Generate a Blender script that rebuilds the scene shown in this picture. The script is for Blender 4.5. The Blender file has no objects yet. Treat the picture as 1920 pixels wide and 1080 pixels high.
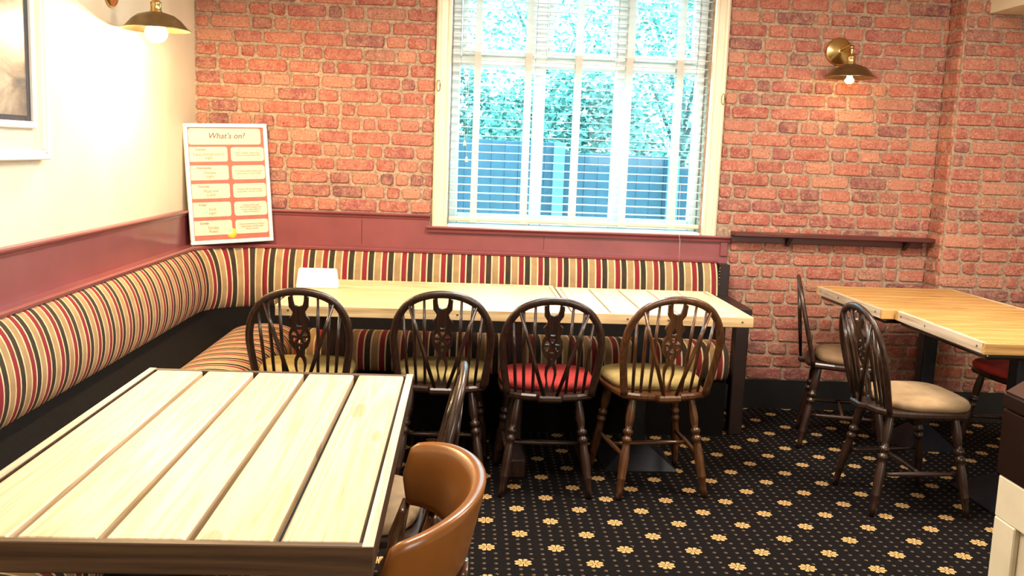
import bpy, bmesh, math, random
from mathutils import Vector, Matrix
random.seed(7)
scene = bpy.context.scene
COL = scene.collection
PI = math.pi

# ------------------------------------------------------------------ camera
CAM_H = 1.45
F_PX, PITCH, ROLL, YAW = 1772.0, 0.1427, 0.0382, -0.046
_F = Vector((0, math.cos(PITCH), -math.sin(PITCH))); _R = Vector((1, 0, 0)); _U = _R.cross(_F)
_R2 = math.cos(ROLL) * _R + math.sin(ROLL) * _U
_U2 = -math.sin(ROLL) * _R + math.cos(ROLL) * _U
_M = Matrix.Rotation(YAW, 3, 'Z')
_r, _u, _f = _M @ _R2, _M @ _U2, _M @ _F
cam_data = bpy.data.cameras.new('camera')
cam_data.sensor_width = 36.0
cam_data.lens = F_PX / 1920.0 * 36.0
cam_data.clip_start = 0.05
cam = bpy.data.objects.new('camera', cam_data)
m3 = Matrix((_r, _u, -_f)).transposed()
cam.matrix_world = Matrix.Translation((0, 0, CAM_H)) @ m3.to_4x4()
COL.objects.link(cam)
scene.camera = cam

# ------------------------------------------------------------------ world, lights, exposure
world = bpy.data.worlds.new('overcast_sky'); scene.world = world
world.use_nodes = True
_bg = world.node_tree.nodes['Background']
_bg.inputs[0].default_value = (0.28, 0.78, 1.0, 1)
_bg.inputs[1].default_value = 11.5

def area_light(name, loc, target, size, power, color, size_y=None):
    d = bpy.data.lights.new(name, 'AREA'); d.energy = power; d.color = color; d.size = size
    if size_y: d.shape = 'RECTANGLE'; d.size_y = size_y
    o = bpy.data.objects.new(name, d); COL.objects.link(o); o.location = loc
    o.rotation_euler = (Vector(target) - Vector(loc)).to_track_quat('-Z', 'Y').to_euler()
    return o
area_light('ceiling_lamp_light', (-0.2, 2.3, 2.56), (-0.2, 2.35, 0), 0.7, 38, (1.0, 0.89, 0.74))
area_light('ceiling_lamp_light', (0.5, 3.7, 2.56), (0.5, 3.75, 0), 0.7, 50, (1.0, 0.90, 0.77))
area_light('ceiling_lamp_light', (2.3, 3.3, 2.56), (2.3, 3.35, 0), 0.7, 50, (1.0, 0.84, 0.65))
area_light('room_daylight', (2.4, -1.5, 1.9), (-1.3, 4.0, 0.8), 2.0, 70, (1.0, 0.93, 0.86), 1.2)
vs = scene.view_settings
vs.view_transform = 'Standard'; vs.look = 'None'; vs.exposure = 0.6; vs.gamma = 1.0
vs.use_curve_mapping = False

# ------------------------------------------------------------------ material helpers
MAT = {}
class NT:
    def __init__(s, name):
        s.m = bpy.data.materials.new(name); s.m.use_nodes = True
        s.t = s.m.node_tree; s.t.nodes.clear()
        s.out = s.t.nodes.new('ShaderNodeOutputMaterial')
        MAT[name] = s.m
    def n(s, typ, **kw):
        nd = s.t.nodes.new(typ)
        for k, v in kw.items(): setattr(nd, k, v)
        return nd
    def l(s, a, b): s.t.links.new(a, b)
    def put(s, sock, v):
        if isinstance(v, bpy.types.NodeSocket): s.l(v, sock)
        else: sock.default_value = v
    def math(s, op, a, b=None, c=None):
        nd = s.n('ShaderNodeMath', operation=op)
        s.put(nd.inputs[0], a)
        if b is not None: s.put(nd.inputs[1], b)
        if c is not None: s.put(nd.inputs[2], c)
        return nd.outputs[0]
    def mix(s, f, a, b, blend='MIX'):
        nd = s.n('ShaderNodeMix', data_type='RGBA', blend_type=blend)
        s.put(nd.inputs[0], f); s.put(nd.inputs[6], a); s.put(nd.inputs[7], b)
        return nd.outputs[2]
    def ramp(s, f, stops, interp='LINEAR'):
        nd = s.n('ShaderNodeValToRGB'); cr = nd.color_ramp; cr.interpolation = interp
        while len(cr.elements) < len(stops): cr.elements.new(0.5)
        for e, (p, c) in zip(cr.elements, stops):
            e.position = p; e.color = (*c, 1) if len(c) == 3 else c
        s.put(nd.inputs[0], f); return nd.outputs[0]
    def noise(s, vec, scale, detail=4, rough=0.55, dist=0.0):
        nd = s.n('ShaderNodeTexNoise'); s.put(nd.inputs['Vector'], vec)
        nd.inputs['Scale'].default_value = scale; nd.inputs['Detail'].default_value = detail
        nd.inputs['Roughness'].default_value = rough; nd.inputs['Distortion'].default_value = dist
        return nd.outputs['Fac']
    def vscale(s, vec, sc, add=None):
        nd = s.n('ShaderNodeVectorMath', operation='MULTIPLY'); s.put(nd.inputs[0], vec); nd.inputs[1].default_value = sc
        o = nd.outputs[0]
        if add is not None:
            nd2 = s.n('ShaderNodeVectorMath', operation='ADD'); s.l(o, nd2.inputs[0]); s.put(nd2.inputs[1], add); o = nd2.outputs[0]
        return o
    def bump(s, h, strength=0.3, dist=0.01):
        nd = s.n('ShaderNodeBump'); nd.inputs['Strength'].default_value = strength; nd.inputs['Distance'].default_value = dist
        s.put(nd.inputs['Height'], h); return nd.outputs[0]
    def bsdf(s, color, rough=0.5, metal=0.0, normal=None, spec=0.5, coat=0.0, coat_rough=0.1):
        b = s.n('ShaderNodeBsdfPrincipled')
        s.put(b.inputs['Base Color'], color if isinstance(color, bpy.types.NodeSocket) else (*color, 1))
        s.put(b.inputs['Roughness'], rough); s.put(b.inputs['Metallic'], metal)
        b.inputs['Specular IOR Level'].default_value = spec
        b.inputs['Coat Weight'].default_value = coat; b.inputs['Coat Roughness'].default_value = coat_rough
        if normal is not None: s.l(normal, b.inputs['Normal'])
        s.l(b.outputs[0], s.out.inputs[0]); return b
    def pos(s): return s.n('ShaderNodeNewGeometry').outputs['Position']
    def obj(s): return s.n('ShaderNodeTexCoord').outputs['Object']
    def rnd(s): return s.n('ShaderNodeObjectInfo').outputs['Random']

def plain(name, color, rough=0.5, metal=0.0, var=0.12, nscale=18.0, bump=0.0, spec=0.5, coat=0.0):
    t = NT(name); p = t.obj()
    f = t.noise(p, nscale, 5)
    dark = tuple(c * (1 - var) for c in color); light = tuple(min(1, c * (1 + var)) for c in color)
    c = t.ramp(f, [(0.3, dark), (0.7, light)])
    nrm = t.bump(t.noise(p, nscale * 5, 3), bump, 0.004) if bump else None
    t.bsdf(c, rough, metal, nrm, spec, coat)
    return t.m

def wood(name, c_dark, c_mid, c_light, rough=0.35, axis='Y', knots=False, scale=1.0, coat=0.0, bump=0.12):
    t = NT(name)
    add = t.n('ShaderNodeCombineXYZ'); r = t.rnd()
    t.put(add.inputs[0], t.math('MULTIPLY', r, 37.0)); t.put(add.inputs[1], t.math('MULTIPLY', r, 91.0)); t.put(add.inputs[2], t.math('MULTIPLY', r, 13.0))
    sc = {'X': (0.55, 14, 14), 'Y': (14, 0.55, 14), 'Z': (14, 14, 0.55)}[axis]
    v = t.vscale(t.obj(), tuple(q * scale for q in sc), add.outputs[0])
    n1 = t.noise(v, 0.9, 2, 0.45, 0.15)
    fine = t.noise(t.vscale(v, (1, 1, 1)), 9.0, 4, 0.7)
    w = t.math('FRACT', t.math('MULTIPLY', n1, 9.0))
    w = t.math('ABSOLUTE', t.math('SUBTRACT', w, 0.5))
    g = t.math('ADD', t.math('MULTIPLY', w, 0.7), t.math('MULTIPLY', fine, 0.65))
    c = t.ramp(g, [(0.22, c_dark), (0.45, c_mid), (0.75, c_light)])
    if knots:
        vo = t.n('ShaderNodeTexVoronoi'); kv = t.vscale(t.obj(), tuple({'X': (3.2, 11, 6), 'Y': (11, 3.2, 6), 'Z': (11, 6, 3.2)}[axis]), add.outputs[0])
        t.l(kv, vo.inputs['Vector']); vo.inputs['Scale'].default_value = 0.75
        k = t.math('LESS_THAN', vo.outputs['Distance'], 0.17)
        sep = t.n('ShaderNodeSeparateColor'); t.l(vo.outputs['Color'], sep.inputs[0])
        k = t.math('MULTIPLY', k, t.math('GREATER_THAN', sep.outputs[0], 0.45))
        c = t.mix(t.math('MULTIPLY', k, 0.55), c, (*[q * 0.55 for q in c_dark], 1))
    t.bsdf(c, rough, 0, t.bump(g, bump, 0.003), 0.5, coat)
    return t.m

# dark stained furniture wood, pine, paint
wood('dark_wood', (0.010, 0.004, 0.003), (0.022, 0.009, 0.006), (0.042, 0.017, 0.010), 0.34, 'Z', scale=2.0, coat=0.15)
wood('brown_wood', (0.035, 0.012, 0.005), (0.075, 0.028, 0.010), (0.13, 0.052, 0.018), 0.30, 'Z', scale=2.0, coat=0.3)
plain('orange_wood', (0.20, 0.070, 0.013), 0.28, 0, 0.16, 5)
wood('pine_y', (0.46, 0.31, 0.17), (0.64, 0.48, 0.29), (0.72, 0.57, 0.38), 0.46, 'Y', True, 1.0, 0.0)
wood('pine_x', (0.44, 0.28, 0.13), (0.60, 0.42, 0.21), (0.70, 0.53, 0.30), 0.42, 'X', True, 1.0, 0.0)
wood('pine_gold', (0.30, 0.14, 0.04), (0.50, 0.27, 0.085), (0.62, 0.37, 0.13), 0.42, 'X', True, 1.2, 0.0)
wood('edge_brown', (0.030, 0.014, 0.006), (0.062, 0.030, 0.012), (0.10, 0.052, 0.022), 0.5, 'X', False, 1.0)
wood('edge_pale', (0.40, 0.28, 0.18), (0.55, 0.42, 0.30), (0.66, 0.54, 0.42), 0.45, 'Y', True, 1.0)
plain('maroon_paint', (0.22, 0.058, 0.064), 0.34, 0, 0.10, 6, 0.04, coat=0.15)
plain('dark_maroon', (0.016, 0.006, 0.006), 0.4, 0, 0.15, 8)
plain('shelf_paint', (0.085, 0.020, 0.020), 0.35, 0, 0.15, 8)
plain('cream_paint', (0.74, 0.66, 0.50), 0.35, 0, 0.06, 9, 0.05)
plain('white_paint', (0.80, 0.80, 0.76), 0.30, 0, 0.03, 9)
plain('black_cloth', (0.0045, 0.0036, 0.0036), 0.9, 0, 0.25, 40, 0.1, spec=0.12)
plain('black_paint', (0.005, 0.005, 0.0065), 0.5, 0, 0.2, 20)
plain('black_metal', (0.022, 0.024, 0.034), 0.38, 0.6, 0.15, 30)
plain('brass', (0.62, 0.43, 0.17), 0.26, 1.0, 0.10, 30)
plain('dull_brass', (0.30, 0.22, 0.12), 0.36, 1.0, 0.15, 30)
plain('steel', (0.6, 0.6, 0.62), 0.3, 1.0, 0.05, 40)
plain('olive_fabric', (0.30, 0.22, 0.075), 0.85, 0, 0.22, 14, 0.25)
plain('red_fabric', (0.30, 0.018, 0.016), 0.85, 0, 0.18, 14, 0.25)
plain('tan_fabric', (0.33, 0.22, 0.12), 0.85, 0, 0.28, 9, 0.25)
plain('brown_fabric', (0.17, 0.10, 0.05), 0.85, 0, 0.2, 14, 0.25)
plain('white_card', (0.86, 0.83, 0.70), 0.45, 0, 0.02, 10)
plain('cream_card', (0.60, 0.56, 0.44), 0.5, 0, 0.02, 10)
plain('coral_print', (0.42, 0.11, 0.075), 0.5, 0, 0.12, 22)
plain('yellow_print', (0.85, 0.62, 0.06), 0.5, 0, 0.1, 20)
plain('orange_ink', (0.42, 0.18, 0.03), 0.6)
plain('red_ink', (0.16, 0.03, 0.02), 0.6)
plain('fence_wood', (0.055, 0.065, 0.085), 0.8, 0, 0.2, 12, 0.2)
plain('fence_post', (0.14, 0.17, 0.19), 0.8, 0, 0.2, 12)
plain('leaf_green', (0.14, 0.22, 0.17), 0.6, 0, 0.5, 3)
plain('bark', (0.10, 0.09, 0.08), 0.8, 0, 0.3, 20)
plain('grass', (0.16, 0.24, 0.16), 0.9, 0, 0.3, 5)
plain('counter_wood', (0.014, 0.006, 0.004), 0.25, 0, 0.3, 12, coat=0.3)
plain('ceiling_paint', (0.74, 0.70, 0.62), 0.8, 0, 0.03, 6)

def m_plaster():
    t = NT('cream_plaster'); p = t.pos()
    c = t.ramp(t.noise(p, 3.0, 5), [(0.3, (0.70, 0.62, 0.46)), (0.7, (0.78, 0.71, 0.55))])
    h = t.noise(t.vscale(p, (1, 40, 9)), 1.5, 5, 0.65)
    t.bsdf(c, 0.55, 0, t.bump(h, 0.35, 0.004))
m_plaster()

def m_brick():
    t = NT('brick'); p = t.pos()
    g = t.n('ShaderNodeNewGeometry'); r = t.math('FRACT', t.math('ADD', t.math('MULTIPLY', g.outputs['Random Per Island'], 3.7), t.math('MULTIPLY', t.rnd(), 5.3)))
    base = t.ramp(r, [(0.0, (0.31, 0.085, 0.068)), (0.2, (0.38, 0.105, 0.080)), (0.4, (0.45, 0.155, 0.105)), (0.55, (0.32, 0.095, 0.088)), (0.7, (0.20, 0.080, 0.078)), (0.85, (0.50, 0.22, 0.145)), (1.0, (0.36, 0.105, 0.085))])
    n1 = t.noise(p, 26, 6, 0.7); n2 = t.noise(p, 90, 4, 0.7)
    vo = t.n('ShaderNodeTexVoronoi', feature='DISTANCE_TO_EDGE'); t.l(t.vscale(p, (1, 1, 1)), vo.inputs['Vector']); vo.inputs['Scale'].default_value = 34
    c = t.mix(t.ramp(n1, [(0.42, (0, 0, 0)), (0.70, (0.85, 0.85, 0.85))]), base, (0.56, 0.28, 0.19, 1))
    c = t.mix(t.ramp(n2, [(0.56, (0, 0, 0)), (0.72, (0.8, 0.8, 0.8))]), c, (0.66, 0.44, 0.33, 1))
    cr = t.math('MULTIPLY', t.math('LESS_THAN', vo.outputs['Distance'], 0.035), t.math('GREATER_THAN', n1, 0.56))
    c = t.mix(t.math('MULTIPLY', cr, 0.6), c, (0.10, 0.035, 0.025, 1))
    c = t.mix(t.ramp(n2, [(0.30, (0.8, 0.8, 0.8)), (0.45, (0, 0, 0))]), c, (0.11, 0.030, 0.026, 1))
    h = t.math('ADD', t.math('MULTIPLY', n1, 0.7), t.math('MULTIPLY', n2, 0.4))
    t.bsdf(c, 0.75, 0, t.bump(h, 1.0, 0.010), 0.3)
m_brick()
def m_mortar():
    t = NT('mortar'); p = t.pos(); n = t.noise(p, 60, 5, 0.7)
    c = t.ramp(n, [(0.32, (0.20, 0.125, 0.085)), (0.68, (0.52, 0.39, 0.29))])
    t.bsdf(c, 0.9, 0, t.bump(n, 0.6, 0.006), 0.2)
m_mortar()

def m_stripe():
    t = NT('striped_fabric'); uv = t.n('ShaderNodeUVMap'); sp = t.n('ShaderNodeSeparateXYZ'); t.l(uv.outputs[0], sp.inputs[0])
    f = t.math('FRACT', t.math('DIVIDE', sp.outputs[0], 0.110))
    cream = (0.74, 0.58, 0.34); tan = (0.37, 0.24, 0.12); burg = (0.23, 0.012, 0.026); blk = (0.028, 0.022, 0.018)
    c = t.ramp(f, [(0.0, tan), (0.29, cream), (0.36, burg), (0.605, cream), (0.675, blk), (0.93, cream)], 'CONSTANT')
    n = t.noise(t.obj(), 16, 5, 0.6)
    c = t.mix(t.ramp(n, [(0.3, (0.35, 0.35, 0.35)), (0.65, (0, 0, 0))]), c, (0.10, 0.06, 0.03, 1))
    t.bsdf(c, 0.9, 0, t.bump(t.noise(t.obj(), 300, 2), 0.25, 0.002), 0.25)
m_stripe()

LAT, LX0, LY0 = 0.2583, 0.0955, 4.1017
def m_carpet():
    t = NT('carpet'); sp = t.n('ShaderNodeSeparateXYZ'); t.l(t.pos(), sp.inputs[0])
    u = t.math('DIVIDE', t.math('SUBTRACT', sp.outputs[0], LX0), LAT); v = t.math('DIVIDE', t.math('SUBTRACT', sp.outputs[1], LY0), LAT)
    def cell(off, k=1.0):
        a = t.math('SUBTRACT', t.math('FRACT', t.math('ADD', t.math('MULTIPLY', u, k), 0.5 + off)), 0.5)
        b = t.math('SUBTRACT', t.math('FRACT', t.math('ADD', t.math('MULTIPLY', v, k), 0.5 + off)), 0.5)
        return a, b, t.math('SQRT', t.math('ADD', t.math('MULTIPLY', a, a), t.math('MULTIPLY', b, b)))
    def flower(off):
        a, b, r = cell(off)
        th = t.math('ARCTAN2', b, a)
        s4 = t.math('ABSOLUTE', t.math('SINE', t.math('MULTIPLY', th, 4.0)))      # eight petals
        edge = t.math('ADD', 0.090, t.math('MULTIPLY', s4, 0.036))
        inside = t.math('LESS_THAN', r, edge)
        slot = t.math('LESS_THAN', t.math('MULTIPLY', s4, r), 0.024)
        slot = t.math('MULTIPLY', slot, t.math('GREATER_THAN', r, 0.026))
        return t.math('MULTIPLY', inside, t.math('SUBTRACT', 1.0, slot)), r
    f1, r1 = flower(0.0); f2, r2 = flower(0.5)
    fl = t.math('MAXIMUM', f1, f2); rm = t.math('MINIMUM', r1, r2)
    def dots(off):
        a, b, r = cell(off, 6.0)
        ring = t.math('MULTIPLY', t.math('LESS_THAN', r, 0.16), t.math('GREATER_THAN', t.math('ADD', r, t.math('MULTIPLY', a, 0.8)), 0.03))
        return ring
    d = dots(0.25)
    d = t.math('MULTIPLY', d, t.math('GREATER_THAN', rm, 0.17))
    nz = t.noise(t.pos(), 240, 2, 0.6)
    c = t.mix(t.math('MULTIPLY', d, 0.8), (0.0055, 0.0045, 0.0050, 1), (0.16, 0.115, 0.085, 1))
    c = t.mix(fl, c, (0.58, 0.36, 0.15, 1))
    c = t.mix(t.ramp(nz, [(0.3, (0.5, 0.5, 0.5)), (0.6, (0, 0, 0))]), c, (0.006, 0.005, 0.005, 1))
    t.bsdf(c, 0.95, 0, t.bump(nz, 0.4, 0.004), 0.08)
m_carpet()

def m_glass():
    t = NT('window_glass'); a = t.n('ShaderNodeBsdfTransparent'); a.inputs[0].default_value = (0.93, 0.98, 0.98, 1)
    b = t.n('ShaderNodeBsdfGlossy'); b.inputs['Roughness'].default_value = 0.03
    m = t.n('ShaderNodeMixShader'); m.inputs[0].default_value = 0.006
    t.l(a.outputs[0], m.inputs[1]); t.l(b.outputs[0], m.inputs[2]); t.l(m.outputs[0], t.out.inputs[0])
m_glass()
def m_bulbglass():
    t = NT('bulb_glass'); a = t.n('ShaderNodeBsdfTransparent'); a.inputs[0].default_value = (1, 0.95, 0.85, 1)
    b = t.n('ShaderNodeBsdfGlossy'); b.inputs['Roughness'].default_value = 0.05
    m = t.n('ShaderNodeMixShader'); m.inputs[0].default_value = 0.08
    t.l(a.outputs[0], m.inputs[1]); t.l(b.outputs[0], m.inputs[2]); t.l(m.outputs[0], t.out.inputs[0])
m_bulbglass()
def m_slat():
    t = NT('blind_slat'); a = t.n('ShaderNodeBsdfPrincipled'); a.inputs['Base Color'].default_value = (0.82, 0.82, 0.80, 1); a.inputs['Roughness'].default_value = 0.35
    b = t.n('ShaderNodeBsdfTranslucent'); b.inputs[0].default_value = (0.80, 0.84, 0.86, 1)
    m = t.n('ShaderNodeMixShader'); m.inputs[0].default_value = 0.22
    t.l(a.outputs[0], m.inputs[1]); t.l(b.outputs[0], m.inputs[2]); t.l(m.outputs[0], t.out.inputs[0])
m_slat()
def m_tape():
    t = NT('cream_tape'); p = t.obj(); n = t.noise(p, 300, 2)
    c = t.ramp(n, [(0.3, (0.78, 0.73, 0.68)), (0.7, (0.84, 0.79, 0.74))])
    a = t.n('ShaderNodeBsdfDiffuse'); b = t.n('ShaderNodeBsdfTranslucent'); t.l(c, a.inputs[0]); t.l(c, b.inputs[0])
    m = t.n('ShaderNodeMixShader'); m.inputs[0].default_value = 0.6
    t.l(a.outputs[0], m.inputs[1]); t.l(b.outputs[0], m.inputs[2]); t.l(m.outputs[0], t.out.inputs[0])
m_tape()
def m_emit(name, col, s):
    t = NT(name); e = t.n('ShaderNodeEmission'); e.inputs[0].default_value = (*col, 1); e.inputs[1].default_value = s
    t.l(e.outputs[0], t.out.inputs[0])
def m_bulb(name, col, st):
    t = NT(name); a = t.n('ShaderNodeBsdfTransparent'); e = t.n('ShaderNodeEmission'); e.inputs[0].default_value = (*col, 1); e.inputs[1].default_value = st
    q = t.n('ShaderNodeAddShader'); t.l(a.outputs[0], q.inputs[0]); t.l(e.outputs[0], q.inputs[1]); t.l(q.outputs[0], t.out.inputs[0])
m_bulb('bulb_bright', (1.0, 0.80, 0.45), 4.0)
m_emit('bulb_dim', (1.0, 0.80, 0.48), 22)
def m_painting():
    t = NT('painting'); p = t.pos()
    n = t.noise(t.vscale(p, (1, 1.5, 3.5)), 2.2, 6, 0.62, 0.8)
    c = t.ramp(n, [(0.30, (0.05, 0.035, 0.025)), (0.48, (0.20, 0.14, 0.09)), (0.62, (0.38, 0.29, 0.19)), (0.75, (0.52, 0.43, 0.30))])
    t.bsdf(c, 0.35)
m_painting()

# ------------------------------------------------------------------ mesh helpers
def link(o, parent=None):
    COL.objects.link(o)
    if parent is not None: o.parent = parent
    return o
def tag(o, label=None, cat=None, group=None, kind=None):
    if label: o['label'] = label
    if cat: o['category'] = cat
    if group: o['group'] = group
    if kind: o['kind'] = kind
    return o
def empty(name, loc, rz=0.0):
    o = bpy.data.objects.new(name, None); o.empty_display_size = 0.1
    COL.objects.link(o); o.location = loc; o.rotation_euler = (0, 0, rz); return o
def mesh_from(name, verts, faces, smooth=False, uvs=None):
    me = bpy.data.meshes.new(name); me.from_pydata([tuple(v) for v in verts], [], faces)
    bm = bmesh.new(); bm.from_mesh(me); bmesh.ops.recalc_face_normals(bm, faces=bm.faces); bm.to_mesh(me); bm.free()
    if smooth:
        for p in me.polygons: p.use_smooth = True
    if uvs is not None:
        ul = me.uv_layers.new(name='UVMap')
        for lp in me.loops: ul.data[lp.index].uv = uvs[lp.vertex_index]
    me.update(); return me
def ob(name, me, mat, parent=None, loc=(0, 0, 0), rot=(0, 0, 0)):
    o = bpy.data.objects.new(name, me)
    if mat is not None and len(me.materials) == 0: me.materials.append(MAT[mat])
    o.location = loc; o.rotation_euler = rot
    return link(o, parent)
def box_mesh(name, size, bevel=0.0, seg=1, center=(0, 0, 0)):
    bm = bmesh.new(); bmesh.ops.create_cube(bm, size=1.0)
    for v in bm.verts: v.co = Vector((v.co.x * size[0] + center[0], v.co.y * size[1] + center[1], v.co.z * size[2] + center[2]))
    if bevel > 0: bmesh.ops.bevel(bm, geom=list(bm.edges), offset=min(bevel, 0.45 * min(size)), segments=seg, affect='EDGES', profile=0.5)
    me = bpy.data.meshes.new(name); bm.to_mesh(me); bm.free(); return me
def bx(name, mat, x0, x1, y0, y1, z0, z1, bevel=0.003, parent=None, seg=1):
    me = box_mesh(name, (x1 - x0, y1 - y0, z1 - z0), bevel, seg)
    return ob(name, me, mat, parent, ((x0 + x1) / 2, (y0 + y1) / 2, (z0 + z1) / 2))
def boxes_mesh(name, lst):
    V, Fc = [], []
    for (x0, x1, y0, y1, z0, z1) in lst:
        b = len(V)
        V += [(x0, y0, z0), (x1, y0, z0), (x1, y1, z0), (x0, y1, z0), (x0, y0, z1), (x1, y0, z1), (x1, y1, z1), (x0, y1, z1)]
        Fc += [(b, b + 3, b + 2, b + 1), (b + 4, b + 5, b + 6, b + 7), (b, b + 1, b + 5, b + 4), (b + 1, b + 2, b + 6, b + 5), (b + 2, b + 3, b + 7, b + 6), (b + 3, b, b + 4, b + 7)]
    return mesh_from(name, V, Fc)
def catmull(pts, n):
    P = [Vector(p) for p in pts]; P = [2 * P[0] - P[1]] + P + [2 * P[-1] - P[-2]]; out = []
    for i in range(1, len(P) - 2):
        for k in range(n):
            t = k / n; a, b, c, d = P[i - 1], P[i], P[i + 1], P[i + 2]
            out.append(0.5 * ((2 * b) + (c - a) * t + (2 * a - 5 * b + 4 * c - d) * t * t + (3 * b - a - 3 * c + d) * t ** 3))
    out.append(P[-2].copy()); return out
def tube_mesh(name, pts, rad, seg=8, up=(0, 1, 0), caps=True, smooth=True):
    """rad: float, list of floats or list of (a,b): a along up-ish axis, b along the other"""
    pts = [Vector(p) for p in pts]; n = len(pts); V, Fc = [], []; up = Vector(up)
    for i, p in enumerate(pts):
        d = (pts[min(i + 1, n - 1)] - pts[max(i - 1, 0)]).normalized()
        a = up - d * up.dot(d)
        if a.length < 1e-4: a = Vector((1, 0, 0)) - d * d.x
        a.normalize(); b = d.cross(a)
        r = rad[i] if isinstance(rad, (list, tuple)) and len(rad) == n else rad
        ra, rb = r if isinstance(r, (list, tuple)) else (r, r)
        for k in range(seg):
            th = 2 * PI * k / seg; V.append(p + a * (ra * math.cos(th)) + b * (rb * math.sin(th)))
    for i in range(n - 1):
        for k in range(seg):
            k2 = (k + 1) % seg; Fc.append((i * seg + k, i * seg + k2, (i + 1) * seg + k2, (i + 1) * seg + k))
    if caps: Fc.append(tuple(range(seg))); Fc.append(tuple((n - 1) * seg + k for k in range(seg)))
    return mesh_from(name, V, Fc, smooth)
def lathe_mesh(name, prof, seg=14, smooth=True, caps=True):
    """prof: list of (r,z) around the local Z axis"""
    V, Fc = [], []; n = len(prof)
    for r, z in prof:
        for k in range(seg):
            th = 2 * PI * k / seg; V.append((r * math.cos(th), r * math.sin(th), z))
    for i in range(n - 1):
        for k in range(seg):
            k2 = (k + 1) % seg; Fc.append((i * seg + k, i * seg + k2, (i + 1) * seg + k2, (i + 1) * seg + k))
    if caps:
        if prof[0][0] > 1e-5: Fc.append(tuple(range(seg)))
        if prof[-1][0] > 1e-5: Fc.append(tuple((n - 1) * seg + k for k in range(seg)))
    me = mesh_from(name, V, Fc, smooth)
    bm = bmesh.new(); bm.from_mesh(me); bmesh.ops.remove_doubles(bm, verts=bm.verts, dist=1e-6); bm.to_mesh(me); bm.free()
    return me
def aim(o, a, b):
    a, b = Vector(a), Vector(b); o.location = a
    o.rotation_euler = (b - a).to_track_quat('Z', 'Y').to_euler()
def fill_mesh(name, splines, thick, cyc_smooth=True):
    """flat plate with holes from closed 2-D outlines (x,z), thickness along y"""
    cu = bpy.data.curves.new(name, 'CURVE'); cu.dimensions = '2D'; cu.fill_mode = 'BOTH'; cu.extrude = thick / 2
    for pts in splines:
        s = cu.splines.new('POLY'); s.points.add(len(pts) - 1); s.use_cyclic_u = True
        for q, p in zip(s.points, pts): q.co = (p[0], p[1], 0, 1)
    return curve_to_mesh(cu, name, Matrix.Rotation(PI / 2, 4, 'X'))
def curve_to_mesh(cu, name, mtx=None):
    o = bpy.data.objects.new(name + '_tmp', cu); COL.objects.link(o)
    dg = bpy.context.evaluated_depsgraph_get(); me = bpy.data.meshes.new_from_object(o.evaluated_get(dg))
    bpy.data.objects.remove(o); bpy.data.curves.remove(cu)
    me.name = name; me.materials.clear()
    if mtx is not None: me.transform(mtx)
    me.update(); return me
def text_mesh(name, body, size, shear=0.0, align='LEFT', line=1.0):
    cu = bpy.data.curves.new(name, 'FONT'); cu.body = body; cu.size = size; cu.shear = shear
    cu.align_x = align; cu.align_y = 'CENTER'; cu.space_line = line; cu.extrude = 0.0003; cu.resolution_u = 3
    return curve_to_mesh(cu, name, Matrix.Rotation(PI / 2, 4, 'X'))
def copy_tree(o, parent=None):
    c = o.copy(); COL.objects.link(c); c.parent = parent
    for ch in list(o.children): copy_tree(ch, c)
    return c

# ------------------------------------------------------------------ the room
YB, XL, XP, YP, ZC = 5.41, -1.55, 2.675, 5.235, 2.62       # back wall, left wall, pier return, pier front, ceiling
WX0, WX1, WZ0, WZ1 = -0.135, 1.315, 1.035, 2.50            # window opening
def struct(name, me, mat, **k):
    return tag(ob(name, me, mat, **k), kind='structure')
struct('floor', boxes_mesh('floor', [(XL - 0.15, 4.6, -2.4, YB + 0.2, -0.12, 0.0)]), 'carpet')
struct('ceiling', boxes_mesh('ceiling', [(XL - 0.15, 4.6, -2.4, YB + 0.2, ZC, ZC + 0.12)]), 'ceiling_paint')
struct('wall_left', boxes_mesh('wall_left', [(XL - 0.15, XL, -2.4, YB, 0, ZC)]), 'cream_plaster')
wall_back = struct('wall_back', boxes_mesh('wall_back', [(XL - 0.15, WX0, YB, YB + 0.2, 0, ZC), (WX1, 4.6, YB, YB + 0.2, 0, ZC),
    (WX0, WX1, YB, YB + 0.2, 0, WZ0 - 0.03), (WX0, WX1, YB, YB + 0.2, WZ1, ZC)]), 'mortar')
wall_right = struct('wall_right', boxes_mesh('wall_right', [(XP, 4.5, YP, YB, 0, ZC)]), 'mortar')
struct('wall_far_right', boxes_mesh('wall_far_right', [(4.5, 4.6, -2.4, YB, 0, ZC)]), 'cream_plaster')
struct('wall_front', boxes_mesh('wall_front', [(XL, 4.5, -2.4, -2.25, 0, ZC)]), 'cream_plaster')

# bricks -----------------------------------------------------------
def brick_mesh(L, h, seed):
    rr = random.Random(seed); V = []; j = lambda s: rr.uniform(-s, s)
    c = 0.010; hx, hz = L / 2, h / 2
    base = [(-hx + c, -hz), (hx - c, -hz), (hx, -hz + c), (hx, hz - c), (hx - c, hz), (-hx + c, hz), (-hx, hz - c), (-hx, -hz + c)]
    base = [(x + j(0.003), z + j(0.0025)) for x, z in base]
    top = [(x * (1 - 0.010 / L * 1.5), z * 0.86) for x, z in base]
    for x, z in base: V.append((x, 0.002, z))
    for x, z in top: V.append((x, -0.0062 + j(0.0016), z))
    V.append((j(0.01), -0.0075, j(0.006)))
    Fc = [(k, (k + 1) % 8, 8 + (k + 1) % 8, 8 + k) for k in range(8)] + [(8 + k, 8 + (k + 1) % 8, 16) for k in range(8)]
    return V, Fc
CLASSES = [0.075, 0.115, 0.165, 0.215]; BH, CH = 0.064, 0.0757
BR = {}
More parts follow.
